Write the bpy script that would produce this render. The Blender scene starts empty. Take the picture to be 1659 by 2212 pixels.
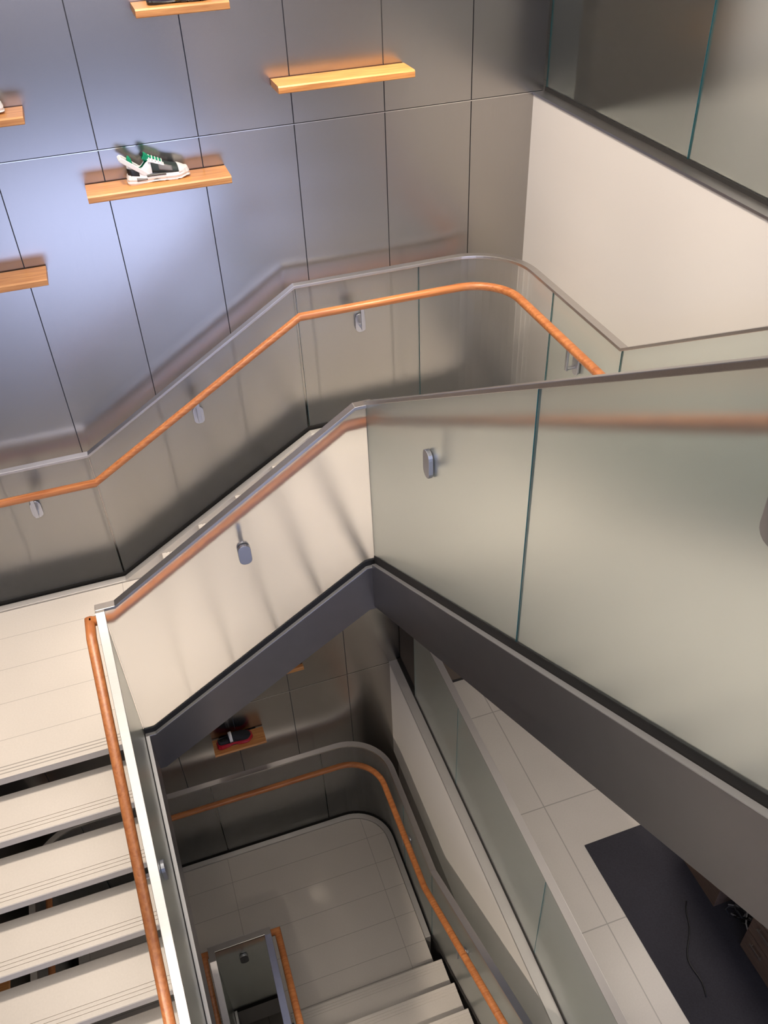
import bpy, bmesh, math, random
from mathutils import Vector, Matrix
random.seed(4)
D=bpy.data; SC=bpy.context.scene; COL=SC.collection
R=1/6; G=0.27; SL=R/G
L2,L1,LF,LP=-11*R,-16*R,-27*R,-38*R
H=1.01            # guard height above nosing line
# ------------------------------------------------------------ materials
def mat(name):
    m=D.materials.new(name); m.use_nodes=True
    nt=m.node_tree; b=nt.nodes['Principled BSDF']; return m,nt,b
def N(nt,t,**k):
    n=nt.nodes.new(t)
    for a,v in k.items():
        if a in n.inputs: n.inputs[a].default_value=v
        else: setattr(n,a,v)
    return n
def setp(b,**k):
    for a,v in k.items(): b.inputs[a.replace('_',' ')].default_value=v
def simple(name,col,rough=.5,metal=0,**k):
    m,nt,b=mat(name); b.inputs['Base Color'].default_value=(*col,1)
    b.inputs['Roughness'].default_value=rough; b.inputs['Metallic'].default_value=metal
    for a,v in k.items(): b.inputs[a].default_value=v
    return m
def brushed(name,col,rough,scale=(2,2,160),var=.06,bump=.02,aniso=0.0):
    m,nt,b=mat(name); tc=N(nt,'ShaderNodeTexCoord'); mp=N(nt,'ShaderNodeMapping'); mp.inputs['Scale'].default_value=scale
    nz=N(nt,'ShaderNodeTexNoise'); nz.inputs['Scale'].default_value=3; nz.inputs['Detail'].default_value=4
    nz2=N(nt,'ShaderNodeTexNoise'); nz2.inputs['Scale'].default_value=1.7; nz2.inputs['Detail'].default_value=3
    nt.links.new(tc.outputs['Object'],mp.inputs['Vector']); nt.links.new(mp.outputs[0],nz.inputs['Vector']); nt.links.new(tc.outputs['Object'],nz2.inputs['Vector'])
    mr=N(nt,'ShaderNodeMapRange'); mr.inputs['To Min'].default_value=rough-var; mr.inputs['To Max'].default_value=rough+var
    nt.links.new(nz2.outputs['Fac'],mr.inputs['Value']); nt.links.new(mr.outputs[0],b.inputs['Roughness'])
    cr=N(nt,'ShaderNodeMix',data_type='RGBA'); cr.inputs[6].default_value=(*[c*.93 for c in col],1); cr.inputs[7].default_value=(*[min(1,c*1.06) for c in col],1)
    nt.links.new(nz.outputs['Fac'],cr.inputs[0]); nt.links.new(cr.outputs[2],b.inputs['Base Color'])
    b.inputs['Metallic'].default_value=1; b.inputs['Anisotropic'].default_value=aniso
    bp=N(nt,'ShaderNodeBump'); bp.inputs['Strength'].default_value=bump; bp.inputs['Distance'].default_value=.002
    nt.links.new(nz.outputs['Fac'],bp.inputs['Height']); nt.links.new(bp.outputs[0],b.inputs['Normal'])
    return m
def wood(name,c1,c2,axis='X',rough=.38):
    m,nt,b=mat(name); tc=N(nt,'ShaderNodeTexCoord'); mp=N(nt,'ShaderNodeMapping')
    mp.inputs['Scale'].default_value={'X':(1.2,14,22),'Y':(14,1.2,22)}[axis]
    nz=N(nt,'ShaderNodeTexNoise'); nz.inputs['Scale'].default_value=4; nz.inputs['Detail'].default_value=6; nz.inputs['Distortion'].default_value=.6
    cr=N(nt,'ShaderNodeValToRGB'); cr.color_ramp.elements[0].position=.3; cr.color_ramp.elements[1].position=.72
    cr.color_ramp.elements[0].color=(*c1,1); cr.color_ramp.elements[1].color=(*c2,1)
    nt.links.new(tc.outputs['Object'],mp.inputs['Vector']); nt.links.new(mp.outputs[0],nz.inputs['Vector']); nt.links.new(nz.outputs['Fac'],cr.inputs[0]); nt.links.new(cr.outputs[0],b.inputs['Base Color'])
    b.inputs['Roughness'].default_value=rough
    return m
def tiles(name,col,sx,sy,ox,oy,lw=.004,dark=.6,rough=.35,var=.05):
    """stone slabs: joints every sx along X and sy along Y (world metres)"""
    m,nt,b=mat(name); g=N(nt,'ShaderNodeNewGeometry'); sp=N(nt,'ShaderNodeSeparateXYZ'); nt.links.new(g.outputs['Position'],sp.inputs[0])
    outs=[]
    for i,(s,o) in enumerate(((sx,ox),(sy,oy))):
        if not s: continue
        a=N(nt,'ShaderNodeMath',operation='SUBTRACT'); a.inputs[1].default_value=o; nt.links.new(sp.outputs[i],a.inputs[0])
        pp=N(nt,'ShaderNodeMath',operation='PINGPONG'); pp.inputs[1].default_value=s/2; nt.links.new(a.outputs[0],pp.inputs[0])
        lt=N(nt,'ShaderNodeMath',operation='LESS_THAN'); lt.inputs[1].default_value=lw/2; nt.links.new(pp.outputs[0],lt.inputs[0]); outs.append(lt.outputs[0])
    if len(outs)==2:
        mx=N(nt,'ShaderNodeMath',operation='MAXIMUM'); nt.links.new(outs[0],mx.inputs[0]); nt.links.new(outs[1],mx.inputs[1]); f=mx.outputs[0]
    else: f=outs[0] if outs else None
    nz=N(nt,'ShaderNodeTexNoise'); nz.inputs['Scale'].default_value=90; nz.inputs['Detail'].default_value=5
    nz2=N(nt,'ShaderNodeTexNoise'); nz2.inputs['Scale'].default_value=2.2
    for n in(nz,nz2): nt.links.new(g.outputs['Position'],n.inputs['Vector'])
    ad=N(nt,'ShaderNodeMath',operation='ADD'); nt.links.new(nz.outputs['Fac'],ad.inputs[0]); nt.links.new(nz2.outputs['Fac'],ad.inputs[1])
    mr=N(nt,'ShaderNodeMapRange'); mr.inputs['From Min'].default_value=.6; mr.inputs['From Max'].default_value=1.4
    nt.links.new(ad.outputs[0],mr.inputs['Value'])
    c=N(nt,'ShaderNodeMix',data_type='RGBA'); c.inputs[6].default_value=(*[x*(1-var) for x in col],1); c.inputs[7].default_value=(*[x*(1+var) for x in col],1)
    nt.links.new(mr.outputs[0],c.inputs[0])
    if f is not None:
        c2=N(nt,'ShaderNodeMix',data_type='RGBA'); nt.links.new(f,c2.inputs[0]); nt.links.new(c.outputs[2],c2.inputs[6]); c2.inputs[7].default_value=(*[x*dark for x in col],1)
        nt.links.new(c2.outputs[2],b.inputs['Base Color'])
    else: nt.links.new(c.outputs[2],b.inputs['Base Color'])
    b.inputs['Roughness'].default_value=rough
    return m
def frosted(name,tint,body,rough=.3,mixf=.35,ior=1.3):
    """acid-etched laminated glass: rough refraction + milky interlayer"""
    m=D.materials.new(name); m.use_nodes=True; nt=m.node_tree; nt.nodes.clear()
    out=N(nt,'ShaderNodeOutputMaterial')
    rf=N(nt,'ShaderNodeBsdfRefraction'); rf.inputs['Color'].default_value=(*tint,1); rf.inputs['Roughness'].default_value=rough; rf.inputs['IOR'].default_value=ior
    tr=N(nt,'ShaderNodeBsdfTranslucent'); tr.inputs['Color'].default_value=(*body,1)
    df=N(nt,'ShaderNodeBsdfDiffuse'); df.inputs['Color'].default_value=(*body,1)
    gl=N(nt,'ShaderNodeBsdfGlossy'); gl.inputs['Roughness'].default_value=.22; gl.inputs['Color'].default_value=(.95,.97,.96,1)
    m1=N(nt,'ShaderNodeMixShader'); m1.inputs[0].default_value=.5; nt.links.new(tr.outputs[0],m1.inputs[1]); nt.links.new(df.outputs[0],m1.inputs[2])
    m2=N(nt,'ShaderNodeMixShader'); m2.inputs[0].default_value=mixf; nt.links.new(rf.outputs[0],m2.inputs[1]); nt.links.new(m1.outputs[0],m2.inputs[2])
    fr=N(nt,'ShaderNodeFresnel'); fr.inputs['IOR'].default_value=ior
    m3=N(nt,'ShaderNodeMixShader'); nt.links.new(fr.outputs[0],m3.inputs[0]); nt.links.new(m2.outputs[0],m3.inputs[1]); nt.links.new(gl.outputs[0],m3.inputs[2])
    nt.links.new(m3.outputs[0],out.inputs['Surface'])
    return m
def emit(name,col,s):
    m=D.materials.new(name); m.use_nodes=True; nt=m.node_tree; nt.nodes.clear(); o=N(nt,'ShaderNodeOutputMaterial'); e=N(nt,'ShaderNodeEmission'); e.inputs[0].default_value=(*col,1); e.inputs[1].default_value=s; nt.links.new(e.outputs[0],o.inputs[0]); return m

M={}
M['panel']=brushed('brushed steel cladding',(.43,.41,.385),.27,scale=(160,160,2),var=.008,bump=0)
M['joint']=simple('dark panel joint',(.09,.088,.09),.6)
M['trimsteel']=brushed('bright joint trim',(.8,.78,.74),.18,scale=(1,40,40),var=.02)
M['steel']=brushed('satin stainless',(.60,.575,.55),.33,scale=(3,60,60),var=.04)
M['strip']=simple('bead blasted steel edge',(.62,.60,.58),.42,.55)
M['stringer']=brushed('dark blackened steel',(.245,.235,.24),.28,scale=(3,3,3),var=.008,bump=0)
M['stringer'].node_tree.nodes['Principled BSDF'].inputs['Metallic'].default_value=.75
M['channel']=simple('black rebate',(.012,.011,.010),.7)
M['glassA']=frosted('frosted guard glass',(.985,.985,.98),(.88,.88,.86),.34,.08)
M['glassB']=frosted('frosted green guard glass',(.945,.975,.96),(.80,.84,.81),.30,.13)
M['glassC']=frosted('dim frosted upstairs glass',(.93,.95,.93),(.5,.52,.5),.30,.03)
M['edge']=simple('teal glass edge',(.03,.22,.26),.15)
M['rail']=wood('handrail timber',(.36,.11,.032),(.58,.23,.075),'X')
M['railY']=wood('handrail timber cross',(.33,.10,.030),(.52,.20,.065),'Y')
M['shelf']=wood('oak shelf timber',(.52,.20,.055),(.76,.37,.12),'X',.42)
M['plaster']=simple('white plaster',(.80,.76,.71),.75)
M['plasterg']=simple('grey plaster',(.42,.40,.38),.8)
M['landing']=tiles('pale stone landing',(.62,.58,.535),1.3,.27,-2.93,-1.285,.0035,.62)
M['lowland']=tiles('lower stone landing',(.62,.58,.535),1.3,.27,-2.775,-1.285,.0045,.6)
M['tread']=tiles('pale stone tread',(.62,.58,.535),0,0,0,0)
M['floor']=tiles('large stone floor tiles',(.60,.565,.53),.6,.92,-.40,-1.72,.008,.62)
M['bracket']=simple('satin bracket steel',(.55,.56,.6),.35,1)
M['rug']=tiles('charcoal carpet',(.035,.034,.045),0,0,0,0,rough=.95,var=.25)
M['desk']=wood('dark veneer',(.10,.062,.042),(.17,.11,.075),'Y',.5)
M['black']=simple('black',(.012,.012,.014),.5)
M['ceil']=simple('ceiling paint',(.62,.60,.57),.9)
M['darkwall']=simple('dark bronze wall',(.09,.068,.05),.55,.0)
# ------------------------------------------------------------ mesh helpers
def obj(name,bm,m,parent=None,smooth=False,bevel=0):
    me=D.meshes.new(name); bmesh.ops.recalc_face_normals(bm,faces=bm.faces[:]); bm.to_mesh(me); bm.free()
    for x in (m if isinstance(m,(list,tuple)) else [m]): me.materials.append(x)
    o=D.objects.new(name,me); COL.objects.link(o)
    if parent is not None: o.parent=parent
    if smooth:
        for f in me.polygons: f.use_smooth=True
    if bevel:
        b=o.modifiers.new('b','BEVEL'); b.width=bevel; b.segments=2; b.limit_method='ANGLE'
    return o
def tag(o,label,cat=None,group=None):
    o['label']=label
    if cat: o['category']=cat
    if group: o['group']=group
    return o
def thing(name,label,cat,loc=(0,0,0),group=None):
    o=D.objects.new(name,None); COL.objects.link(o); o.location=loc; o.empty_display_size=.1
    return tag(o,label,cat,group)
def struct(o): o['kind']='structure'; return o
def bx(bm,x0,x1,y0,y1,z0,z1,mi=0):
    vs=[bm.verts.new(c) for c in ((x0,y0,z0),(x1,y0,z0),(x1,y1,z0),(x0,y1,z0),(x0,y0,z1),(x1,y0,z1),(x1,y1,z1),(x0,y1,z1))]
    for f in ((0,3,2,1),(4,5,6,7),(0,1,5,4),(1,2,6,5),(2,3,7,6),(3,0,4,7)):
        bm.faces.new([vs[i] for i in f]).material_index=mi
def box(name,x0,x1,y0,y1,z0,z1,m,parent=None,bevel=0,off=(0,0,0)):
    bm=bmesh.new(); bx(bm,x0-off[0],x1-off[0],y0-off[1],y1-off[1],z0-off[2],z1-off[2]); return obj(name,bm,m,parent,bevel=bevel)
def prism(bm,pts,axis,a,b,mi=0):
    """polygon pts (2D) extruded from a to b along axis"""
    def P(u,v,w): return {'x':(w,u,v),'y':(u,w,v),'z':(u,v,w)}[axis]
    A=[bm.verts.new(P(u,v,a)) for u,v in pts]; B=[bm.verts.new(P(u,v,b)) for u,v in pts]
    n=len(pts)
    bm.faces.new(A).material_index=mi; bm.faces.new(B[::-1]).material_index=mi
    for i in range(n): bm.faces.new([A[i],B[i],B[(i+1)%n],A[(i+1)%n]]).material_index=mi
def sweep(bm,path,prof,off=(0,0),vertical=True,mi=0,cap=True):
    """sweep a closed profile (u sideways, v up) along 3D path, mitred in plan; cross sections stay vertical"""
    path=[Vector(p) for p in path]; n=len(path); rings=[]
    for i,p in enumerate(path):
        d0=(path[i]-path[i-1]) if i>0 else path[1]-path[0]
        d1=(path[i+1]-path[i]) if i<n-1 else d0
        a=Vector((d0.x,d0.y)).normalized() if (abs(d0.x)+abs(d0.y))>1e-6 else None
        b=Vector((d1.x,d1.y)).normalized() if (abs(d1.x)+abs(d1.y))>1e-6 else None
        a=a or b; b=b or a
        t=(a+b).normalized(); s=Vector((t.y,-t.x)); k=1/max(.3,(a.dot(t)))
        ring=[]
        for u,v in prof:
            q=p+Vector((s.x*(u+off[0])*k,s.y*(u+off[0])*k,v+off[1])); ring.append(bm.verts.new(q))
        rings.append(ring)
    m=len(prof)
    for r0,r1 in zip(rings,rings[1:]):
        for j in range(m): bm.faces.new([r0[j],r0[(j+1)%m],r1[(j+1)%m],r1[j]]).material_index=mi
    if cap:
        bm.faces.new(rings[0]).material_index=mi; bm.faces.new(rings[-1][::-1]).material_index=mi
def rect(w,h): return [(-w/2,0),(w/2,0),(w/2,h),(-w/2,h)]
def oval(w,h,n=14):
    return [(w/2*math.copysign(abs(math.cos(a))**.8,math.cos(a)),h/2*math.copysign(abs(math.sin(a))**.8,math.sin(a))) for a in (2*math.pi*i/n for i in range(n))]
def arc(cx,cy,r,a0,a1,n,z):
    return [(cx+r*math.cos(math.radians(a0+(a1-a0)*i/n)),cy+r*math.sin(math.radians(a0+(a1-a0)*i/n)),z) for i in range(n+1)]
def sub(path,i,t):  # point between path[i], path[i+1]
    return tuple(Vector(path[i]).lerp(Vector(path[i+1]),t))
# ------------------------------------------------------------ guards
GT=.018
def glass(parent,seg,m,top=H-.01,bot=.032,gap0=.004,gap1=.004,label=None):
    seg=[Vector(p) for p in seg]
    d=seg[1]-seg[0]; seg[0]=seg[0]+d*(gap0/d.length); d=seg[-2]-seg[-1]; seg[-1]=seg[-1]+d*(gap1/d.length)
    bm=bmesh.new(); sweep(bm,seg,[(-GT/2,bot),(GT/2,bot),(GT/2,top),(-GT/2,top)])
    bm.faces.ensure_lookup_table(); n=len(seg)-1
    for f in bm.faces:
        f.material_index=0
    # end faces (last two) and top/bottom strips are the green edge
    for f in list(bm.faces)[-2:]: f.material_index=1
    o=obj('glass_panel',bm,[m,M['edge']],parent)
    if label: o['label']=label
    return o
def cap(parent,path,w=.045,h=.018,top=H,off=0,label=None):
    bm=bmesh.new(); sweep(bm,path,rect(w,h),(off,top-h)); o=obj('cap_rail',bm,M['steel'],parent,bevel=.002)
    if label:o['label']=label
    return o
def channel(parent,path,w=.022,z0=-.03,z1=.036):
    bm=bmesh.new(); sweep(bm,path,[(-w/2,z0),(w/2,z0),(w/2,z1),(-w/2,z1)]); return obj('base_channel',bm,M['channel'],parent)
def curb(parent,path,off,w=.022,z0=-.30,z1=.012,m='strip',name='curb_strip'):
    bm=bmesh.new(); sweep(bm,path,[(off-w/2,z0),(off+w/2,z0),(off+w/2,z1),(off-w/2,z1)]); return obj(name,bm,M[m],parent,bevel=.0015)
def handrail(parent,path,off,z=.845,w=.052,h=.044,m='rail'):
    bm=bmesh.new(); sweep(bm,path,oval(w,h),(off,z)); return obj('handrail',bm,M[m],parent,smooth=True)
def bracket(parent,p,n,z=.70,reach=.075,far=False):
    """p plan point on glass + nosing z; n unit normal towards the handrail. Rounded clamp plates both sides, pin and bent arm up to the rail."""
    bm=bmesh.new(); n=Vector(n).normalized(); s=Vector((n.y,-n.x,0)); c=Vector(p)+Vector((0,0,z))
    def plate(o0,o1,w=.064,h=.12):
        pts=[]
        for k,(sx,sz) in enumerate(((1,1),(-1,1),(-1,-1),(1,-1))):
            for q in range(5):
                a=math.radians(90*k+90*q/4); pts.append((sx*(w/2-w/2.2)+math.cos(a)*w/2.2, sz*(h/2-w/2.2)+math.sin(a)*w/2.2))
        A=[bm.verts.new(c+s*u+Vector((0,0,v))+n*o0) for u,v in pts]; B=[bm.verts.new(c+s*u+Vector((0,0,v))+n*o1) for u,v in pts]
        bm.faces.new(A); bm.faces.new(B[::-1])
        for i in range(len(A)): bm.faces.new([A[i],B[i],B[(i+1)%len(A)],A[(i+1)%len(A)]])
    plate(-.028,-.010); plate(.010,.022)
    # arm: strip out then up to rail
    bot=c+n*.022; mid=c+n*(reach); up=Vector((c.x,c.y,p[2]+.83))+n*reach
    for a,b in ((bot+Vector((0,0,-.01)),mid+Vector((0,0,-.01))),(mid+Vector((0,0,-.02)),up)):
        d=(b-a).normalized(); w=s*.011; t=(d.cross(s)).normalized()*.006
        vs=[bm.verts.new(x+e*w+f*t) for x in (a,b) for e,f in ((1,1),(-1,1),(-1,-1),(1,-1))]
        for f in ((0,1,2,3),(7,6,5,4),(0,4,5,1),(1,5,6,2),(2,6,7,3),(3,7,4,0)): bm.faces.new([vs[i] for i in f])
    return obj('bracket',bm,M['bracket'],parent,bevel=.0015)
# ---- key plan lines
YO,XO,YI,XI,XF=-.155,-.185,-1.512,-1.529,-2.903
XL=-4.245
XF1=-2.94
TB=-1.512; D3=.02; S3=.6187
TY=-1.545    # riser line of the flights going south
r=.42
# --------- outer guard: L1 back, F2 back, L2 corner, F3 right
g=thing('stair_guard','frosted glass guard with timber handrail along the steel wall, curving round the upper landing corner','stair guard',(XF,YO,L1))
def rel(path,o): 
    l=o.location; return [(p[0]-l[0],p[1]-l[1],p[2]-l[2]) for p in path]
rc=.36
cornL1=arc(XL+rc,YO-rc,rc,180,90,10,L1)
A0=[(XL,-1.60,L1)]+cornL1+[(XF,YO,L1)]
cornL2=arc(XO-rc,YO-rc,rc,90,0,12,L2)
YE3=-4.5
P=A0+[(XI-.01,YO,L2)]+cornL2+[(XO,TB,L2),(XO,YE3,0)]
nA=len(A0)
i2=nA      # start of L2
glass(g,rel(A0[:1]+cornL1+[(-3.72,YO,L1)],g),M['glassA'])
glass(g,rel([(-3.72,YO,L1),(XF,YO,L1)],g),M['glassA'],gap0=.002,gap1=.006)
glass(g,rel([(XF,YO,L1),(XI-.01,YO,L2)],g),M['glassA'],gap0=.006,gap1=.008)
glass(g,rel([(XI-.01,YO,L2),(-.77,YO,L2)],g),M['glassA'],gap0=.008,gap1=.002)
glass(g,rel([(-.77,YO,L2)]+cornL2+[(XO,-.775,L2)],g),M['glassA'],gap0=.002,gap1=.003)
glass(g,rel([(XO,-.775,L2),(XO,TB,L2)],g),M['glassB'],gap0=.003,gap1=.003)
glass(g,rel([(XO,TB,L2),(XO,-3.1,L2+1.575*SL)],g),M['glassB'],gap0=.003,gap1=.003)
glass(g,rel([(XO,-3.1,L2+1.575*SL),(XO,YE3,0)],g),M['glassB'])
cap(g,rel(P,g)); channel(g,rel(P,g))
curb(g,rel(P,g),.047,w=.05,z0=-.28)
ro=.085
HP=[(XL,-1.60,L1)]+cornL1+[(XF,YO,L1),(XI-.01,YO,L2)]+cornL2+[(XO,TB,L2),(XO,YE3,0)]
handrail(g,rel(HP,g),ro)
for p,n in (((-1.154,YO,L2),(0,-1,0)),((-2.212,YO,L1+(-2.212-XF)*SL),(0,-1,0)),((-3.286,YO,L1),(0,-1,0)),((XO,-1.112,L2),(-1,0,0)),((XO,-2.6,L2+1.065*SL),(-1,0,0))):
    bracket(g,rel([p],g)[0],n,z=.70)
# --------- inner guard F1 + F2 + F3 (well side)
def stepped(n): pass
g=thing('stair_guard','cream frosted glass guard on the blue-grey stringer of the short middle flight','stair guard',(XF,YI,L1))
F2c=[(XF,YI,L1),(XI,YI,L2)]
glass(g,rel([(XF1+.011,YI,L1),(XF+.03,YI,L1),(XI-.06,YI,L2),(XI,YI,L2)],g),M['glassA'],gap0=.002,gap1=.004)
cap(g,rel([(XF1-.0225,YI,L1),(XF+.035,YI,L1),(XI-.065,YI,L2),(XI+.0225,YI,L2)],g))
channel(g,rel([(XF1+.011,YI,L1),(XF+.03,YI,L1),(XI-.06,YI,L2),(XI,YI,L2)],g))
handrail(g,rel([(XF1-.078,YI+ro,L1),(XF+.0,YI+ro,L1),(XI-.09,YI+ro,L2),(XI+ro+.02,YI+ro,L2)],g),0)
bracket(g,rel([(-2.206,YI,L1+(-2.206-XF)*SL)],g)[0],(0,1,0),z=.70)
g=thing('stair_guard','grey-green frosted glass guard rising towards the camera on the dark stringer at right','stair guard',(XI,YI,L2))
Z3=lambda y: L2+D3+(TB-y)*S3
ZE=Z3(YE3)
YE=-4.75
glass(g,rel([(XI,YI,L2+D3),(XI,-3.117,Z3(-3.117))],g),M['glassB'],gap0=.0,gap1=.003)
glass(g,rel([(XI,-3.117,Z3(-3.117)),(XI,YE3,ZE),(XI,YE,ZE)],g),M['glassB'],gap0=.003,gap1=.0)
cap(g,rel([(XI,YI-.0225,L2+D3),(XI,YE3,ZE),(XI,YE,ZE)],g))
channel(g,rel([(XI,YI,L2+D3),(XI,YE3,ZE),(XI,YE,ZE)],g))
handrail(g,rel([(XI,YI+ro,L2),(XI,TY+.03,L2),(XI,YE3,0),(XI,YE,0)],g),-.10,z=.885,m='railY')
for y in (-2.353,-3.97): bracket(g,rel([(XI,y,Z3(y))],g)[0],(1,0,0),z=.70)
g=thing('stair_guard','slender frosted glass guard with timber handrail descending beside the bright stone treads','stair guard',(XF1,YI,L1))
Z1=lambda y: L1-(TY-y)*SL
YB1=TY-11*G
glass(g,rel([(XF1,YI,L1),(XF1,TY,L1),(XF1,YB1,LF)],g),M['glassB'],gap0=.006)
cap(g,rel([(XF1,YI-.0226,L1),(XF1,TY-.01,L1),(XF1,YB1,LF)],g))
channel(g,rel([(XF1,YI,L1),(XF1,TY,L1),(XF1,YB1,LF)],g))
handrail(g,rel([(XF1,YI+ro+.022,L1),(XF1,TY-.0,L1),(XF1,YB1,LF)],g),.078,m='railY')
for y in (-2.45,-3.6): bracket(g,rel([(XF1,y,Z1(y))],g)[0],(-1,0,0),z=.70)
g=thing('stair_guard','frosted glass guard closing the left side of the bright flight','stair guard',(XL,TY,L1))
glass(g,rel([(XL,-1.61,L1-.03),(XL,YB1,LF)],g),M['glassB']); cap(g,rel([(XL,-1.61,L1-.03),(XL,YB1,LF)],g)); channel(g,rel([(XL,-1.61,L1-.03),(XL,YB1,LF)],g))
handrail(g,rel([(XL,-1.61,L1-.03),(XL,YB1,LF)],g),-ro,m='railY')
# ------------------------------------------------------------ flights
TH=.052
def tread_profile(g0,g1,z,d):
    """profile in (along,z): nosing at g0, back at g1 (d=sign). three grip grooves near the nosing"""
    pts=[(g0,z-TH),(g0,z-.004),(g0+d*.004,z)]
    for k in (.028,.050,.072):
        a=g0+d*k; pts+=[(a,z),(a,z-.004),(a+d*.006,z-.004),(a+d*.006,z)]
    pts+=[(g1,z),(g1,z-TH)]
    return pts
def flight(name,label,axis,n,start,dirn,z0,rise,lo,hi,outs,ins,loc,mt='tread'):
    """n treads; axis 'y': runs along Y. start=riser line, dirn=+-1 travel direction, rise=+-1"""
    f=thing('stair_flight',label,'staircase',loc)
    for k in range(1,n):
        z=z0+rise*k*R
        if rise<0: nos=start+dirn*k*G; back=nos-dirn*(G+.018)
        else: nos=start+dirn*((k-1)*G); back=nos+dirn*(G+.018)
        d=1 if back>nos else -1
        bm=bmesh.new(); pr=[(u-(loc[1] if axis=='y' else loc[0]),v-loc[2]) for u,v in tread_profile(nos,back,z,d)]
        if axis=='y': prism(bm,pr,'x',lo-loc[0],hi-loc[0])
        else: prism(bm,pr,'y',lo-loc[1],hi-loc[1])
        obj('tread',bm,M[mt],f)
    return f
def stringer(f,axis,pts,a,b,loc,m='stringer'):
    bm=bmesh.new(); pr=[(u-(loc[1] if axis=='y' else loc[0]),v-loc[2]) for u,v in pts]
    prism(bm,pr,'x' if axis=='y' else 'y',a-(loc[0] if axis=='y' else loc[1]),b-(loc[0] if axis=='y' else loc[1]))
    o=obj('stringer',bm,M[m],f,bevel=.0015)
    l0=loc[1] if axis=='y' else loc[0]; n=len(pts)//2; top=pts[:n]
    bm=bmesh.new(); pr=[(u-l0,v-loc[2]+.0005) for u,v in top]+[(u-l0,v-loc[2]+.004) for u,v in top[::-1]]
    prism(bm,pr,'x' if axis=='y' else 'y',a-(loc[0] if axis=='y' else loc[1]),b-(loc[0] if axis=='y' else loc[1]))
    obj('edge_strip',bm,M['strip'],o)
    return o
SD=.31; ST=.02
# F1 descending south from L1
loc=(XF,TY,L1)
f=flight('f','open-riser flight of bright stone treads descending at the left','y',11,TY,-1,L1,-1,XL+.03,XF1-.012,0,0,loc)
def strg(y0,z0,y1,z1,flat0,flat1): return [(flat0,z0),(y0,z0),(y1,z1),(flat1,z1),(flat1,z1-SD),(y1,z1-SD),(y0,z0-SD),(flat0,z0-SD)]
stringer(f,'y',strg(TY,L1,YB1,LF,YI,YB1-.01),XF1+.012,XF1+.012+ST,loc)
stringer(f,'y',strg(TY,L1,YB1,LF,YI,YB1-.01),XL-.012-ST,XL-.012,loc)
# F2 rising east
loc=(XF,YI,L1)
f=flight('f','short open-riser flight of five steps rising along the steel wall','x',5,XF+G,1,L1,1,YI+.03,YO-.03,0,0,loc)
def strgx(x0,z0,x1,z1,flat0,flat1): return [(flat0,z0),(x0,z0),(x1,z1),(flat1,z1),(flat1,z1-SD),(x1,z1-SD),(x0,z0-SD),(flat0,z0-SD)]
s=stringer(f,'x',strgx(XF+.03,L1,XI-.06,L2,XF1+.012+ST,XI+.0),YI-.012-ST,YI-.012,loc)
stringer(f,'x',strgx(XF,L1,XI,L2,XF-.02,XI+.02),YO+.012,YO+.012+ST,loc)
# F3 rising south
loc=(XI,TY,L2)
f=flight('f','long flight rising along the white wall behind the grey-green glass','y',11,TY-G,-1,L2,1,XI+.03,XO-.03,0,0,loc)
stringer(f,'y',strg(TB-.03,L2+D3,YE3,ZE,YI-.012-ST,YE),XI-.012-ST,XI-.012,loc)
stringer(f,'y',strg(TY,L2,YE3,0,YI,YE),XO+.012,XO+.012+ST,loc)
# lower flights: F3' rises from L' to lower floor, F1' descends
XR2=-1.215; XB1,XB0=-2.56,-2.985
loc=(XB1,TY,LP)
f=flight('f','dim stone flight rising from the lower landing at bottom right','y',11,TY-G,-1,LP,1,XB1+.03,XR2-.03,0,0,loc)
Y3=TY-G
stringer(f,'y',strg(TY,LP,TY-11*G,LF,YI-.05,TY-11*G-.1),XB1-.012-ST,XB1-.012,loc)
stringer(f,'y',strg(TY,LP,TY-11*G,LF,YI,TY-11*G-.1),XR2+.012,XR2+.012+ST,loc)
loc=(XB0,TY,LP)
f=flight('f','dim stone flight descending beneath the lower landing at bottom left','y',11,TY-.12,-1,LP,-1,XL+.03,XB0-.03,0,0,loc)
Y1=TY-.12
stringer(f,'y',strg(Y1,LP,Y1-11*G,LP-11*R,YI-.05,Y1-11*G-.1),XB0+.012,XB0+.012+ST,loc)
# ------------------------------------------------------------ landings
def landing(label,poly,z,m,k=.985):
    o=thing('stair_landing',label,'landing',(poly[0][0],poly[0][1],z))
    bm=bmesh.new(); prism(bm,[(x-poly[0][0],y-poly[0][1]) for x,y in poly],'z',-.05,0); obj('stone_slab',bm,M[m],o)
    bm=bmesh.new(); cx=sum(p[0] for p in poly)/len(poly); cy=sum(p[1] for p in poly)/len(poly)
    prism(bm,[((x-cx)*k+cx-poly[0][0],(y-cy)*k+cy-poly[0][1]) for x,y in poly],'z',-SD-.02,-.052); obj('support_frame',bm,M['stringer'],o)
    return o
c1=[(p[0]+.03*(1 if i<6 else 0),p[1]-.02) for i,p in enumerate(cornL1)]
ci=.075
def inset_arc(cx,cy,r,a0,a1,n): return [(cx+r*math.cos(math.radians(a0+(a1-a0)*i/n)),cy+r*math.sin(math.radians(a0+(a1-a0)*i/n))) for i in range(n+1)]
o=landing('brightly lit pale stone landing at the left above the descending treads',[(XF-.012,TY),(XL+ci,TY)]+inset_arc(XL+rc,YO-rc,rc-ci,180,90,8)+[(XF+G+.016,YO-ci),(XF+G+.016,YI+.03),(XF-.012,YI+.03)],L1,'landing',.72)
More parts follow.
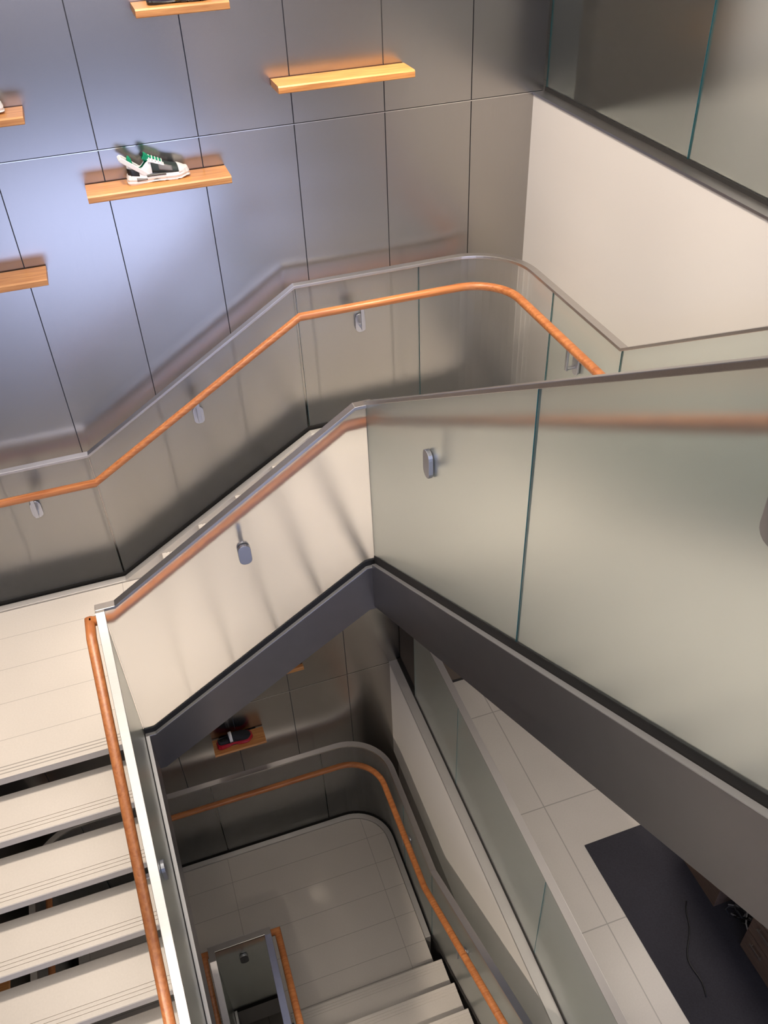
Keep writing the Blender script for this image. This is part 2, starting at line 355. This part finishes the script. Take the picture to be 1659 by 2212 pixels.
# grip grooves on the landing edge
def edge_grooves(o,x0,x1,y,z,sgn=1):
    l=o.location
    for k in (.028,.050,.072):
        bm=bmesh.new(); bx(bm,x0-l.x,x1-l.x,y+sgn*k-l.y,y+sgn*(k+.006)-l.y,z-.002-l.z,z+.0006-l.z); obj('grip_groove',bm,M['groove'],o)
M['groove']=simple('groove shadow stone',(.33,.31,.285),.7)
edge_grooves(o,XL+ci,XF-.012,TY,L1)
o=landing('upper corner landing behind the grey-green glass',[(XI+.012,TY-G-.016),(XI+.012,YI+.02),(XI-.02,YI+.02),(XI-.02,YO-ci)]+inset_arc(XO-rc,YO-rc,rc-ci,90,0,8)+[(XO-ci,TY-G-.016)],L2,'landing',.8)
rl=.40
o=landing('dim grey stone landing with a rounded corner deep in the stairwell',[(XR2-ci,Y3),(XB1+.0,Y3),(XB1,YI-.02),(XB0,YI-.02),(XB0,Y1),(XL+ci,Y1)]+inset_arc(XL+rl,YO-rl,rl-ci,180,90,10)+inset_arc(XR2-rl,YO-rl,rl-ci,90,0,10),LP,'lowland')
edge_grooves(o,XL+ci,XB0-.02,Y1,LP); edge_grooves(o,XB1+.02,XR2-ci,Y3,LP)
bm=bmesh.new(); bx(bm,XB0-o.location.x-.0,XB1-o.location.x,YI-.055-o.location.y,YI-.022-o.location.y,-.33,.0); obj('edge_beam',bm,M['strip'],o)
# lower landing guard
HL=1.113
g=thing('stair_guard','dim frosted guard with timber handrail curving round the lower landing','stair guard',(XR2,YO,LP))
cl=arc(XL+rl,YO-rl,rl,180,90,10,LP); cr=arc(XR2-rl,YO-rl,rl,90,0,12,LP)
YK=-1.545
P=[(XL,Y1-11*G,LP-11*R),(XL,Y1,LP)]+cl+cr+[(XR2,YK,LP),(XR2,YK-11*G,LF)]
for s in ([P[0],P[1]],[(XL,Y1,LP)]+cl[:],[cl[-1],(-2.75,YO,LP)],[(-2.75,YO,LP),(-1.76,YO,LP)],[(-1.76,YO,LP)]+cr+[(XR2,-.86,LP)],[(XR2,-.86,LP),(XR2,YK,LP)],[(XR2,YK,LP),(XR2,YK-1.5,LP+1.5*SL)],[(XR2,YK-1.5,LP+1.5*SL),P[-1]]):
    glass(g,rel(s,g),M['glassB'] if s[0][0]>-1.3 else M['glassA'],top=HL-.01)
cap(g,rel(P,g),top=HL,w=.05); channel(g,rel(P,g)); curb(g,rel(P[2:-1],g),.047,w=.05)
handrail(g,rel(P,g),.075,z=.90)
for p,n in (((XR2,-1.034,LP),(-1,0,0)),((XR2,-2.227,LP+.68*SL),(-1,0,0)),((XL,-1.2,LP),(1,0,0)),((-3.3,YO,LP),(0,-1,0))): bracket(g,rel([p],g)[0],n,z=.72)
# well-end guard
g=thing('stair_guard','small U-shaped glass guard around the narrow stair opening at the bottom','stair guard',(XB0,YI-.05,LP))
YW=YI-.05
P=[(XB0,Y1-11*G,LP-11*R),(XB0,YW-.09,LP),(XB0,YW,LP),(XB1,YW,LP),(XB1,YW-.03,LP),(XB1,TY-11*G-.05,LF)]
for s in (P[0:3],P[2:4],P[3:6]): glass(g,rel(s,g),M['glassB'],top=HL-.01,gap0=.006,gap1=.006)
cap(g,rel(P,g),top=HL,w=.05); channel(g,rel(P[1:5],g))
HQ=[(XB0,Y1-11*G,LP-11*R),(XB0,YW-.05,LP),(XB0,YW+.0,LP),(XB1,YW+.0,LP),(XB1,YW-.05,LP),(XB1,Y3-11*G,LF)]
handrail(g,rel(HQ,g),-.075,z=.90)
bracket(g,rel([(-2.774,YW,LP)],g)[0],(0,1,0),z=.85)
# ------------------------------------------------------------ walls
seamX=[-.385-.5117*k for k in range(0,12)]
bm=bmesh.new()
bx(bm,-6.0,.06,.012,.2,-9,3.4,1)
gw=.0028
edges=[0.06]+seamX+[-6.1]
for z0,z1 in ((.004,3.3),(-4.496,-.004),(-9,-4.504)):
    for a,b in zip(edges,edges[1:]): 
        bx(bm,b+gw,a-(gw if a<0 else 0),0,.012,z0,z1,0)
bx(bm,-6.1,.06,-.003,.012,-.003,.001,2); bx(bm,-6.1,-1.0,-.003,.012,-4.503,-4.499,2)
struct(obj('wall_back',bm,[M['panel'],M['joint'],M['trimsteel']]))
struct(box('wall_right',0,.058,-6.0,0,-2.05,-.012,M['plaster']))
bm=bmesh.new(); bx(bm,-4.65,-4.45,-6,.2,-9,3.4); struct(obj('wall_left',bm,M['panel']))
# upper floor slab edge trim / ledge
bm=bmesh.new(); bx(bm,-.006,.075,-6,0,-.012,.0); struct(obj('trim_1',bm,M['steel']))
bm=bmesh.new(); bx(bm,.058,6,-9.5,3,-.4,-.012); bx(bm,-4.45,.058,-9.5,-5.0,-.4,-.012); struct(obj('floor_upper',bm,M['floor']))
# lower storey
bm=bmesh.new(); bx(bm,-1.017,6,-9.5,3,-4.9,-4.5); bx(bm,-4.45,-1.0,-9.5,-4.6,-4.9,-4.5); struct(obj('floor',bm,M['floor']))
bm=bmesh.new(); bx(bm,-1.027,-.955,-4.6,0,-4.512,-4.488); struct(obj('trim_2',bm,M['strip']))
bm=bmesh.new(); bx(bm,-1.022,-1.017,-4.6,0,-5.8,-4.512); struct(obj('wall_fascia',bm,simple('white fascia board',(.88,.85,.81),.7)))
bm=bmesh.new(); bx(bm,-.98,-.9,-4.6,0,-9,-4.9); struct(obj('wall_lower_right',bm,M['plasterg']))
bm=bmesh.new(); bx(bm,-.925,5,-.42,-.014,-4.44,-2.05,0); bx(bm,-.925,5,-.40,-.014,-4.5,-4.44,1); struct(obj('wall_lower_back',bm,[M['darkwall'],M['channel']]))
bm=bmesh.new(); bx(bm,0,6,-9.5,3,-2.05,-1.9); struct(obj('ceiling_lower',bm,M['ceil']))
bm=bmesh.new(); bx(bm,-4.6,6,-9.5,3,3.3,3.5); struct(obj('ceiling',bm,M['ceil']))
bm=bmesh.new(); bx(bm,5.5,5.7,-9.5,3,-4.5,3.3); struct(obj('wall_far_right',bm,M['plaster']))
bm=bmesh.new(); bx(bm,-6,6,-9.7,-9.5,-.4,3.3); bx(bm,-.8,6,-9.7,-9.5,-4.9,-.4); bx(bm,-4.65,-.8,-9.7,-9.5,-9,-4.6); struct(obj('wall_front',bm,M['plasterg']))
bm=bmesh.new(); bx(bm,-4.65,-4.45,-9.7,-6,-9,3.4); struct(obj('wall_left_front',bm,M['plasterg']))
bm=bmesh.new(); bx(bm,-6,.0,-9.5,3,-9.2,-9); struct(obj('floor_bottom',bm,M['floor']))
bm=bmesh.new(); bx(bm,-4.45,-1.0,-5.2,-5.1,-9,-4.9); struct(obj('wall_lower_front',bm,M['plasterg']))
# upper floor guard + things behind it
WU=1
g=thing('floor_guard','frosted glass floor guard on the ledge above the white wall','glass guard',(.08,0,0))
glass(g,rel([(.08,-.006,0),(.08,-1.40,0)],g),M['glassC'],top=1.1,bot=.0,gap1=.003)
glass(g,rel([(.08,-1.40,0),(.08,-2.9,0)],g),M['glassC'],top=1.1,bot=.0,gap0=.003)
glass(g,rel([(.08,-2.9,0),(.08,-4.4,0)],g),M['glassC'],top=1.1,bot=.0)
bm=bmesh.new(); bx(bm,-.014,.014,-4.4,-.006,1.09,1.11); obj('cap_rail',bm,M['steel'],g)
bm=bmesh.new(); bx(bm,-.013,.013,-4.4,-.006,-.005,.02); obj('base_channel',bm,M['channel'],g)
struct(box('wall_upper_back',.10,.95,-.45,-.30,0,3.3,M['darkwall']))
struct(box('wall_upper_side',.95,5.5,-.05,.1,0,3.3,M['plaster']))
# lower floor guard
g=thing('floor_guard','frosted glass floor guard with bright steel cap beside the lower floor','glass guard',(-.94,0,LF))
ys=[-.44,-1.335,-2.66,-3.98,-4.6]
for a,b in zip(ys,ys[1:]): glass(g,rel([(-.94,a,LF),(-.94,b,LF)],g),M['glassB'],top=.97,bot=.02,gap0=.002,gap1=.002)
cc=cap(g,rel([(-.94,-.43,LF),(-.94,-4.6,LF)],g),w=.05,h=.012); cc.data.materials[0]=M['strip']
bm=bmesh.new(); bx(bm,-.014,.014,-4.6,-.01,-.005,.03); obj('base_channel',bm,M['channel'],g)
# ------------------------------------------------------------ shelves
def shelf(x0,x1,z,label,w=.20,m=None,h=.036):
    t=thing('wall_shelf',label,'shelf',((x0+x1)/2,0,z),'timber display shelves')
    L=(x1-x0)/2; bm=bmesh.new()
    prism(bm,[(-.012,-h),(-w+.004,-h),(-w,-h+.004),(-w,-.007),(-w+.007,0),(-.012,0)],'x',-L,L)
    obj('shelf_board',bm,M['shelf'],t)
    bm=bmesh.new(); bx(bm,-L+.06,L-.06,-.012,.0,-.03,-.006); obj('mounting_cleat',bm,M['channel'],t)
    return t
shelf(-2.536,-1.808,-.156,'long timber shelf holding the white and black sneaker')
shelf(-2.134,-1.704,.631,'short timber shelf at the top edge, cut by the frame',w=.215)
shelf(-1.511,-.785,.235,'long empty timber shelf lit golden at top centre',w=.185)
shelf(-3.35,-2.728,.248,'timber shelf at the left edge carrying a white shoe',w=.206)
shelf(-3.40,-2.835,-.539,'timber shelf at the left edge with no shoe in view',w=.19)
shelf(-2.641,-2.201,-4.841,'small timber shelf holding the black sneaker with red sole',w=.178,h=.02)
shelf(-2.3,-1.777,-4.193,'timber shelf tip peeking from behind the stringer',w=.05)
t=thing('wall_shelf','timber shelf end glimpsed between treads at lower left','shelf',(-4.45,-1.4,-4.7),'timber display shelves')
bm=bmesh.new(); bx(bm,0.0,.185,-.235,-.02,-.036,0); obj('shelf_board',bm,M['shelf'],t)
# ------------------------------------------------------------ shoes
def ss(a,b,x): x=max(0,min(1,(x-a)/(b-a))); return x*x*(3-2*x)
def lerpt(tab,t):
    n=len(tab)
    for i in range(n-1):
        a,va=tab[i]; b,vb=tab[i+1]
        if t<=b:
            m0=(vb-tab[i-1][1])/(b-tab[i-1][0]) if i>0 else (vb-va)/(b-a)
            m1=(tab[i+2][1]-va)/(tab[i+2][0]-a) if i<n-2 else (vb-va)/(b-a)
            u=(t-a)/(b-a); h=b-a
            return (2*u**3-3*u*u+1)*va+(u**3-2*u*u+u)*h*m0+(-2*u**3+3*u*u)*vb+(u**3-u*u)*h*m1
    return tab[-1][1]
class Shoe:
    def __init__(s,L=.30,htab=((0,.095),(.12,.088),(.22,.078),(.36,.115),(.5,.10),(.7,.072),(.88,.058),(1,.040)),base=.030,open_=(.05,.40)):
        s.L=L; s.ht=htab; s.base=base; s.op=open_
        s.wt=((0,.032),(.1,.034),(.3,.034),(.5,.038),(.72,.047),(.86,.046),(1,.042))
    def wd(s,t):
        w=lerpt(s.wt,t)
        if t>.80: w*=max(.06,1-((t-.80)/.20)**2.4)**.5
        if t<.10: w*=max(.12,1-((.10-t)/.10)**2.6)**.5
        return w
    def pt(s,t,th,off=0,zb=None):
        w=s.wd(t)+off; h=lerpt(s.ht,t)+off; zb=s.base if zb is None else zb
        c,sn=math.cos(th),math.sin(th)
        x=t*s.L; bend=.010*math.sin(math.pi*t)
        return Vector((x,bend+w*math.copysign(abs(c)**.75,c)*(1-.28*max(0,sn)**2*0),zb+(h-zb)*max(0,sn)**.85))
    def grid(s,t0,t1,th0,th1,nt,nh,off,name,m,parent,thick=.0015,f0=None,f1=None,smooth=True):
        bm=bmesh.new(); V=[]
        for i in range(nt+1):
            t=t0+(t1-t0)*(math.sin(math.pi/2*i/nt) if t1>=.97 else i/nt); a=f0(t) if f0 else th0; b=f1(t) if f1 else th1
            V.append([bm.verts.new(s.pt(t,a+(b-a)*j/nh,off)) for j in range(nh+1)])
        for i in range(nt):
            for j in range(nh): bm.faces.new([V[i][j],V[i+1][j],V[i+1][j+1],V[i][j+1]])
        o=obj(name,bm,m,parent,smooth=smooth)
        if thick:
            q=o.modifiers.new('s','SOLIDIFY'); q.thickness=thick; q.offset=1
        return o
    def sole(s,name,m,parent,z0,z1,out,notches=True,t0=0,t1=1,wave=0):
        bm=bmesh.new(); n=40; top=[];bot=[]
        ring=[]
        us=[(1-math.cos(math.pi*i/n))/2 for i in range(n+1)]
        for u in us: ring.append((t0+(t1-t0)*u,1))
        for u in us[::-1]: ring.append((t0+(t1-t0)*u,-1))
        def P(t,sd,z,o): 
            w=s.wd(t)+o; x=t*(s.L)+(o if t>.97 else (-o if t<.03 else 0)); return (x,.010*math.sin(math.pi*t)+sd*w,z)
        A=[];B=[];Cc=[]
        for k,(t,sd) in enumerate(ring):
            toe=.012*ss(.80,1,t); arch=.010*math.exp(-((t-.45)/.07)**2) if notches else 0
            nt_=.006 if notches and (int(t*n)%4==0) and t>.55 else 0
            zt=z1+toe+.012*(1-ss(0,.3,t))+wave*math.sin(t*20)
            A.append(bm.verts.new(P(t,sd,z0+toe*.8+arch+nt_,out))); B.append(bm.verts.new(P(t,sd,(z0+zt)/2,out+.003))); Cc.append(bm.verts.new(P(t,sd,zt,out-.003)))
        m_=len(ring)
        for X,Y in ((A,B),(B,Cc)):
            for i in range(m_): bm.faces.new([X[i],X[(i+1)%m_],Y[(i+1)%m_],Y[i]])
        h=n+1
        for X in (A,Cc):
            for i in range(n): bm.faces.new([X[i],X[i+1],X[m_-2-i],X[m_-1-i]])
        o=obj(name,bm,m,parent); o.modifiers.new('b','BEVEL').width=.0015; return o
    def insole(s,m,parent,z=.040):
        return s.sole('insole',m,parent,z-.006,z-.012,-.004,notches=False,t0=.02,t1=.6)
    def upper(s,m,lining,parent):
        pi=math.pi
        def o(t):
            a,b=s.op
            if t<a-.04 or t>b+.02: return 0
            return .62*ss(a-.04,a+.02,t)*(1-ss(b-.04,b+.02,t))
        for sd,(nm) in ((0,'upper'),):
            bm=bmesh.new(); nt=52; nh=18; V=[]
            for i in range(nt+1):
                t=(1-math.cos(math.pi*i/nt))/2; g0=o(t); row=[]
                half=nh//2
                for j in range(nh+1):
                    if j<=half: th=(pi/2-g0)*j/half
                    else: th=pi/2+g0+(pi/2-g0)*(j-half)/half
                    if j==half: th=pi/2-g0
                    row.append(bm.verts.new(s.pt(t,th)))
                row2=[bm.verts.new(s.pt(t,pi/2+g0))] if g0>.01 else [row[half]]
                V.append((row,row2[0],g0))
            for i in range(nt):
                r0,m0,g0=V[i]; r1,m1,g1=V[i+1]
                for j in range(nh//2): bm.faces.new([r0[j],r1[j],r1[j+1],r0[j+1]])
                a0=[m0]+r0[nh//2+1:]; a1=[m1]+r1[nh//2+1:]
                for j in range(len(a0)-1): bm.faces.new([a0[j],a1[j],a1[j+1],a0[j+1]])
                if g0<=.01 and g1<=.01: pass
            bmesh.ops.remove_doubles(bm,verts=bm.verts[:],dist=.0004)
            o_=obj('upper',bm,[m,lining],parent,smooth=True)
            q=o_.modifiers.new('s','SOLIDIFY'); q.thickness=.005; q.offset=-1; q.material_offset=1; q.material_offset_rim=0
        return o_
def tube(name,pts,r,m,parent):
    bm=bmesh.new(); pts=[Vector(p) for p in pts]; rings=[]
    for i,p in enumerate(pts):
        d=(pts[min(i+1,len(pts)-1)]-pts[max(i-1,0)]).normalized(); a=d.orthogonal().normalized() if abs(d.z)>.9 else d.cross(Vector((0,0,1))).normalized(); b=d.cross(a)
        rings.append([bm.verts.new(p+a*r*math.cos(k*math.pi/3)+b*r*math.sin(k*math.pi/3)) for k in range(6)])
    for x,y in zip(rings,rings[1:]):
        for k in range(6): bm.faces.new([x[k],x[(k+1)%6],y[(k+1)%6],y[k]])
    bm.faces.new(rings[0]); bm.faces.new(rings[-1][::-1])
    return obj(name,bm,m,parent,smooth=True)
white=simple('white leather',(.86,.85,.82),.45); blackm=simple('black rubber',(.012,.012,.013),.45)
greenm=simple('green knit lining',(.0,.27,.13),.8); meshm=simple('dark green-grey mesh',(.022,.036,.033),.6); greym=simple('grey overlay',(.18,.17,.17),.6)
navy=simple('navy leather',(.03,.035,.09),.5); yel=simple('yellow sole',(.75,.6,.06),.5); redm=simple('red rubber',(.45,.008,.02),.35); knit=simple('black knit',(.014,.014,.017),.8)
pi=math.pi
def sneakerA(t,L=.30):
    s=Shoe(L)
    s.sole('midsole',white,t,.006,.036,.006)
    s.sole('outsole',white,t,0,.010,.008)
    st=s.sole('sole_stripe',blackm,t,.030,.040,.0075,notches=False,t0=.30,t1=.62); st['label']='black midsole stripe'
    st=s.sole('sole_stripe',greym,t,.016,.026,.0095,notches=False,t0=.12,t1=.30); st['label']='grey heel stripe'
    s.upper(white,greenm,t); s.insole(greenm,t,.060)
    for a,b in ((.05,.0),(pi,pi)):
        pass
    s.grid(.40,.86,.12,pi-.12,14,16,.0022,'mesh_panel',meshm,t)['label']='dark green-grey mesh forefoot'
    s.grid(.52,.74,.30,.95,8,6,.0040,'overlay',greym,t)['label']='grey overlay'
    s.grid(.52,.74,pi-.95,pi-.30,8,6,.0040,'overlay',greym,t)['label']='grey overlay'
    s.grid(.84,1.0,.0,pi,8,18,.0045,'toe_cap',white,t)
    s.grid(.0,.18,.0,.75,8,8,.0025,'heel_counter',blackm,t)['label']='black heel counter'
    s.grid(.0,.18,pi-.75,pi,8,8,.0025,'heel_counter',blackm,t)['label']='black heel counter'
    # eyestay
    s.grid(.36,.62,.75,1.2,10,4,.0042,'eyestay',white,t); s.grid(.36,.62,pi-1.2,pi-.75,10,4,.0042,'eyestay',white,t)
    # tongue
    s.grid(.30,.60,1.15,pi-1.15,10,8,.0052,'tongue',greenm,t,thick=.004)['label']='green tongue lining'
    bm=bmesh.new(); prism(bm,[(L*.27,.112),(L*.36,.10),(L*.42,.118),(L*.33,.142)],'y',-.014,.022); obj('tongue_top',bm,greenm,t,bevel=.004)
    bm=bmesh.new(); prism(bm,[(L*.27,.125),(L*.31,.14),(L*.30,.147),(L*.25,.133)],'y',-.010,.018); obj('pull_tab',bm,blackm,t,bevel=.002)
    bm=bmesh.new(); prism(bm,[(L*.02,.088),(L*.11,.088),(L*.10,.12),(L*.06,.138),(L*.03,.125)],'y',-.018,.020); obj('heel_lining',bm,greenm,t,bevel=.006)
    for k,tt in enumerate((.40,.45,.50,.55,.60)):
        pts=[s.pt(tt+.012*math.sin(a*2),a,.0085) for a in (.95+i*(pi-1.9)/8 for i in range(9))]; tube('lace',pts,.0028,white,t)
    # diagonal white heel strap rising past the heel
    for sd in (-1,1):
        bm=bmesh.new(); pr=[(L*.36,.040),(L*.27,.034),(-.030,.118),(-.034,.130),(-.022,.138),(-.010,.134)]
        y=sd*.030+.004
        prism(bm,pr,'y',y-.004,y+.004); obj('heel_strap',bm,white,t,bevel=.003)
    bm=bmesh.new(); prism(bm,[(-.034,.122),(-.020,.137),(-.014,.133),(-.028,.116)],'y',-.026,.034); obj('heel_loop',bm,white,t,bevel=.003)
    return t
def place(t,x,y,z,rz): t.location=(x,y,z); t.rotation_euler=(0,0,math.radians(rz))
t=thing('sneaker','chunky white and black sneaker with green lining on the long shelf','shoe'); sneakerA(t); place(t,-2.315,-.092,-.156,3)
t=thing('sneaker','dark navy sneaker with yellow accents, cut off by the top edge','shoe'); s=Shoe(.28)
s.sole('midsole',navy,t,.012,.036,.005); s.sole('outsole',blackm,t,0,.014,.006); s.sole('sole_stripe',yel,t,.012,.018,.008,notches=False,t0=.42,t1=.8)['label']='yellow sole stripe'; s.upper(navy,blackm,t); s.grid(.84,1,0,pi,8,14,.003,'toe_cap',blackm,t)
place(t,-2.06,-.12,.631,0)
t=thing('sneaker','white shoe barely visible on the left edge shelf','shoe'); s=Shoe(.28)
s.sole('midsole',white,t,.004,.036,.005); s.sole('outsole',white,t,0,.008,.006); s.upper(white,greym,t); s.grid(.84,1,0,pi,8,14,.003,'toe_cap',white,t)
place(t,-3.095,-.09,.248,0)
t=thing('sneaker','black knit sneaker with red sole and white strap on the small shelf','shoe')
s=Shoe(.285,htab=((0,.090),(.12,.086),(.24,.080),(.38,.105),(.5,.095),(.7,.078),(.88,.062),(1,.045)),open_=(.06,.32))
s.sole('midsole',redm,t,.004,.038,.007); s.sole('outsole',blackm,t,.0,.006,.004)
s.sole('heel_bubble',redm,t,.002,.030,.012,notches=False,t0=0,t1=.34,wave=.002); s.sole('forefoot_bubble',redm,t,.002,.026,.011,notches=False,t0=.55,t1=.95,wave=.002)
s.upper(knit,greym,t); s.insole(blackm,t,.062)
s.grid(.30,.98,.0,pi,24,22,.002,'knit_vamp',knit,t)
s.grid(.345,.43,.25,pi-.25,6,20,.0075,'strap',white,t,thick=.004)['label']='white strap'
s.grid(.368,.407,.34,1.0,4,8,.0118,'strap_print',blackm,t,thick=.0006)['label']='black print on strap'
place(t,-2.595,-.095,-4.841,3)
# ------------------------------------------------------------ lower floor furniture
rot_=math.radians(0)
t=thing('floor_rug','large charcoal rug lying on the lower tiled floor','rug',(-.27,-2.095,LF))
bm=bmesh.new(); prism(bm,[(.0,.0),(2.4,.02),(2.45,-3.4),(.09,-3.4)],'z',0,.008); obj('carpet',bm,M['rug'],t)
bm=bmesh.new(); bx(bm,.0,2.4,-.02,.0,0,.0095); bx(bm,-.0,.02,-.6,.0,0,.0095); 
bm.free()
t=thing('desk_unit','dark wood desk with drawers standing on the charcoal rug','desk',(.32,-2.42,LF+.008))
def dbox(nm,x0,x1,y0,y1,z0,z1,m,par=t,bv=.002): 
    bm=bmesh.new(); bx(bm,x0,x1,y0,y1,z0,z1); return obj(nm,bm,m,par,bevel=bv)
dbox('side_panel',0,.6,-.36,.0,0,.72,M['desk'])
dbox('drawer_cabinet',0.014,.6,-1.05,-.63,0,.72,M['desk'])
dbox('back_panel',.57,.6,-.63,-.36,0,.72,M['black'])
dbox('worktop',-.02,.64,-1.6,.03,.72,.75,M['desk'])
dbox('side_panel',0,.6,-1.6,-1.35,0,.72,M['desk'])
for k,(z0,z1) in enumerate(((.02,.235),(.245,.43),(.44,.62),(.63,.71))):
    d=dbox('drawer',0,.014,-1.045,-.635,z0,z1,M['desk'])
    bm=bmesh.new(); zc=z0+ (z1-z0)*.75; bx(bm,-.022,-.014,-.81,-.70,zc-.005,zc+.005); bx(bm,-.016,.0,-.80,-.794,zc-.003,zc+.003); bx(bm,-.016,.0,-.716,-.71,zc-.003,zc+.003); obj('drawer_handle',bm,M['steel'],d)
t=thing('cable_bundle','tangle of grey and black cables under the dark desk','cables',(.45,-2.92,LF+.008))
cabw=simple('grey cable',(.35,.35,.37),.4)
for k in range(12):
    a=[random.uniform(-.09,.09) for _ in range(12)]
    pts=[(.02+a[0]*.8+.04*math.sin(i*.9+k),a[1]+.07*math.cos(i*.7+k*1.3),.02+.035*i*(.6+a[2])) for i in range(9)]
    tube('cable',pts,.006,cabw if k%2 else M['black'],t)
pts=[(-.30+.01*math.sin(i*1.7),-.22+.035*i*1.0,.006) for i in range(12)]
t2=thing('floor_cable','thin black cable curling across the rug','cable',(.02,-3.0,LF+.008))
tube('cord',[(.02*math.sin(i*.8)-.08+.25*(i/14)**2,-.25+.04*i,.005) for i in range(15)],.005,M['black'],t2)
# ------------------------------------------------------------ lights
def area(name,loc,rot,sx,sy,e,col,spread=180):
    l=D.lights.new(name,'AREA'); l.shape='RECTANGLE'; l.size=sx; l.size_y=sy; l.energy=e; l.color=col; l.spread=math.radians(spread)
    o=D.objects.new(name,l); COL.objects.link(o); o.location=loc; o.rotation_euler=[math.radians(a) for a in rot]; return o
def spot(loc,to,e,col,ang=60,blend=.6,rad=.06):
    l=D.lights.new('downlight_and_fill','SPOT'); l.energy=e; l.color=col; l.spot_size=math.radians(ang); l.spot_blend=blend; l.shadow_soft_size=rad
    o=D.objects.new('downlight_and_fill',l); COL.objects.link(o); o.location=loc
    d=Vector(to)-Vector(loc); o.rotation_euler=d.to_track_quat('-Z','Y').to_euler(); return o
WARM=(1,.85,.70); COOL=(.53,.62,1.0)
# daylight through the shop window on the south side of the lower storey
area('window_and_cool_fill',(-2.0,-9.45,-3.6),(90,0,0),5.0,1.8,100,COOL)
area('window_and_cool_fill',(-2.4,-9.4,2.3),(90,0,0),4.4,1.5,130,COOL)  # added cool fill, no window here; tints nosings, caps and stringers
area('ceiling_and_fill_panel',(-2.3,-5.6,3.25),(0,0,0),3.5,3.0,90,(1,.9,.78))
area('ceiling_and_fill_panel',(-2.4,-1.7,3.25),(0,0,0),3.4,2.2,70,(1,.93,.86))  # unseen soft fill added over the well to soften tread shading
spot((-3.6,-.85,3.2),(-3.6,-1.35,-2.7),800,WARM,34,.9,.2)
spot((-3.6,-1.0,3.2),(-3.6,-3.0,-3.6),70,WARM,34,.9,.2)
spot((-2.3,-.6,3.2),(-2.25,-.8,-2),420,WARM,26,.9,.12)
spot((-1.0,-.7,3.2),(-.8,-.85,-1.8),420,WARM,30,.9,.12)
spot((-1.15,-1.0,3.2),(-1.15,-.1,.2),480,(1,.85,.6),26,.9,.05)
spot((-2.1,-1.0,3.2),(-2.15,-.1,-.1),200,WARM,30,.9,.05)
spot((-1.6,-1.6,3.2),(.1,-1.0,-.7),340,WARM,50,.9,.15)  # unseen spot added to brighten the white wall
spot((-1.4,-3.0,3.2),(-.3,-2.9,-1.0),190,WARM,50,.9,.15)
spot((-4.1,-5.25,-.42),(-1.0,-1.7,-5.1),950,WARM,32,.9,.1)  # spot added under the upper slab to brighten the fascia
spot((-3.0,-5.25,-.42),(-2.4,-1.1,-6.3),90,WARM,40,.9,.1)  # second under-slab spot, added to lift the lower landing
area('lower_ceiling_panel',(.62,-2.5,-2.07),(0,0,0),.5,.9,20,(1,.88,.76))
area('lower_ceiling_panel',(3.2,-5.6,-2.07),(0,0,0),2.5,2.5,50,(1,.88,.76))
area('upper_corridor_panel',(3.4,-2.5,3.25),(0,0,0),2.0,3.0,45,(1,.9,.78))
W=D.worlds.new('w'); SC.world=W; W.use_nodes=True; W.node_tree.nodes['Background'].inputs[0].default_value=(.9,.85,.8,1); W.node_tree.nodes['Background'].inputs[1].default_value=.05
# ------------------------------------------------------------ camera
c=D.cameras.new('camera'); co=D.objects.new('camera',c); COL.objects.link(co); SC.camera=co
Rm=((0.9463940644699275,0.23081303268230835,-0.22597260603906474),(-0.32100496272534995,0.594138042165549,-0.737533592968744),(-0.03597344356309813,0.7705357427113189,0.6363808455339686))
m4=Matrix(Rm).to_4x4(); m4.translation=Vector((-2.4790621893932934,-4.802742394475916,1.3409212024705295)); co.matrix_world=m4
c.sensor_fit='VERTICAL'; c.sensor_height=36; c.lens=1880.05/2212*36; c.clip_start=.05; c.clip_end=100
SC.view_settings.view_transform='Standard'; SC.view_settings.look='None'; SC.view_settings.gamma=1; SC.view_settings.exposure=.4
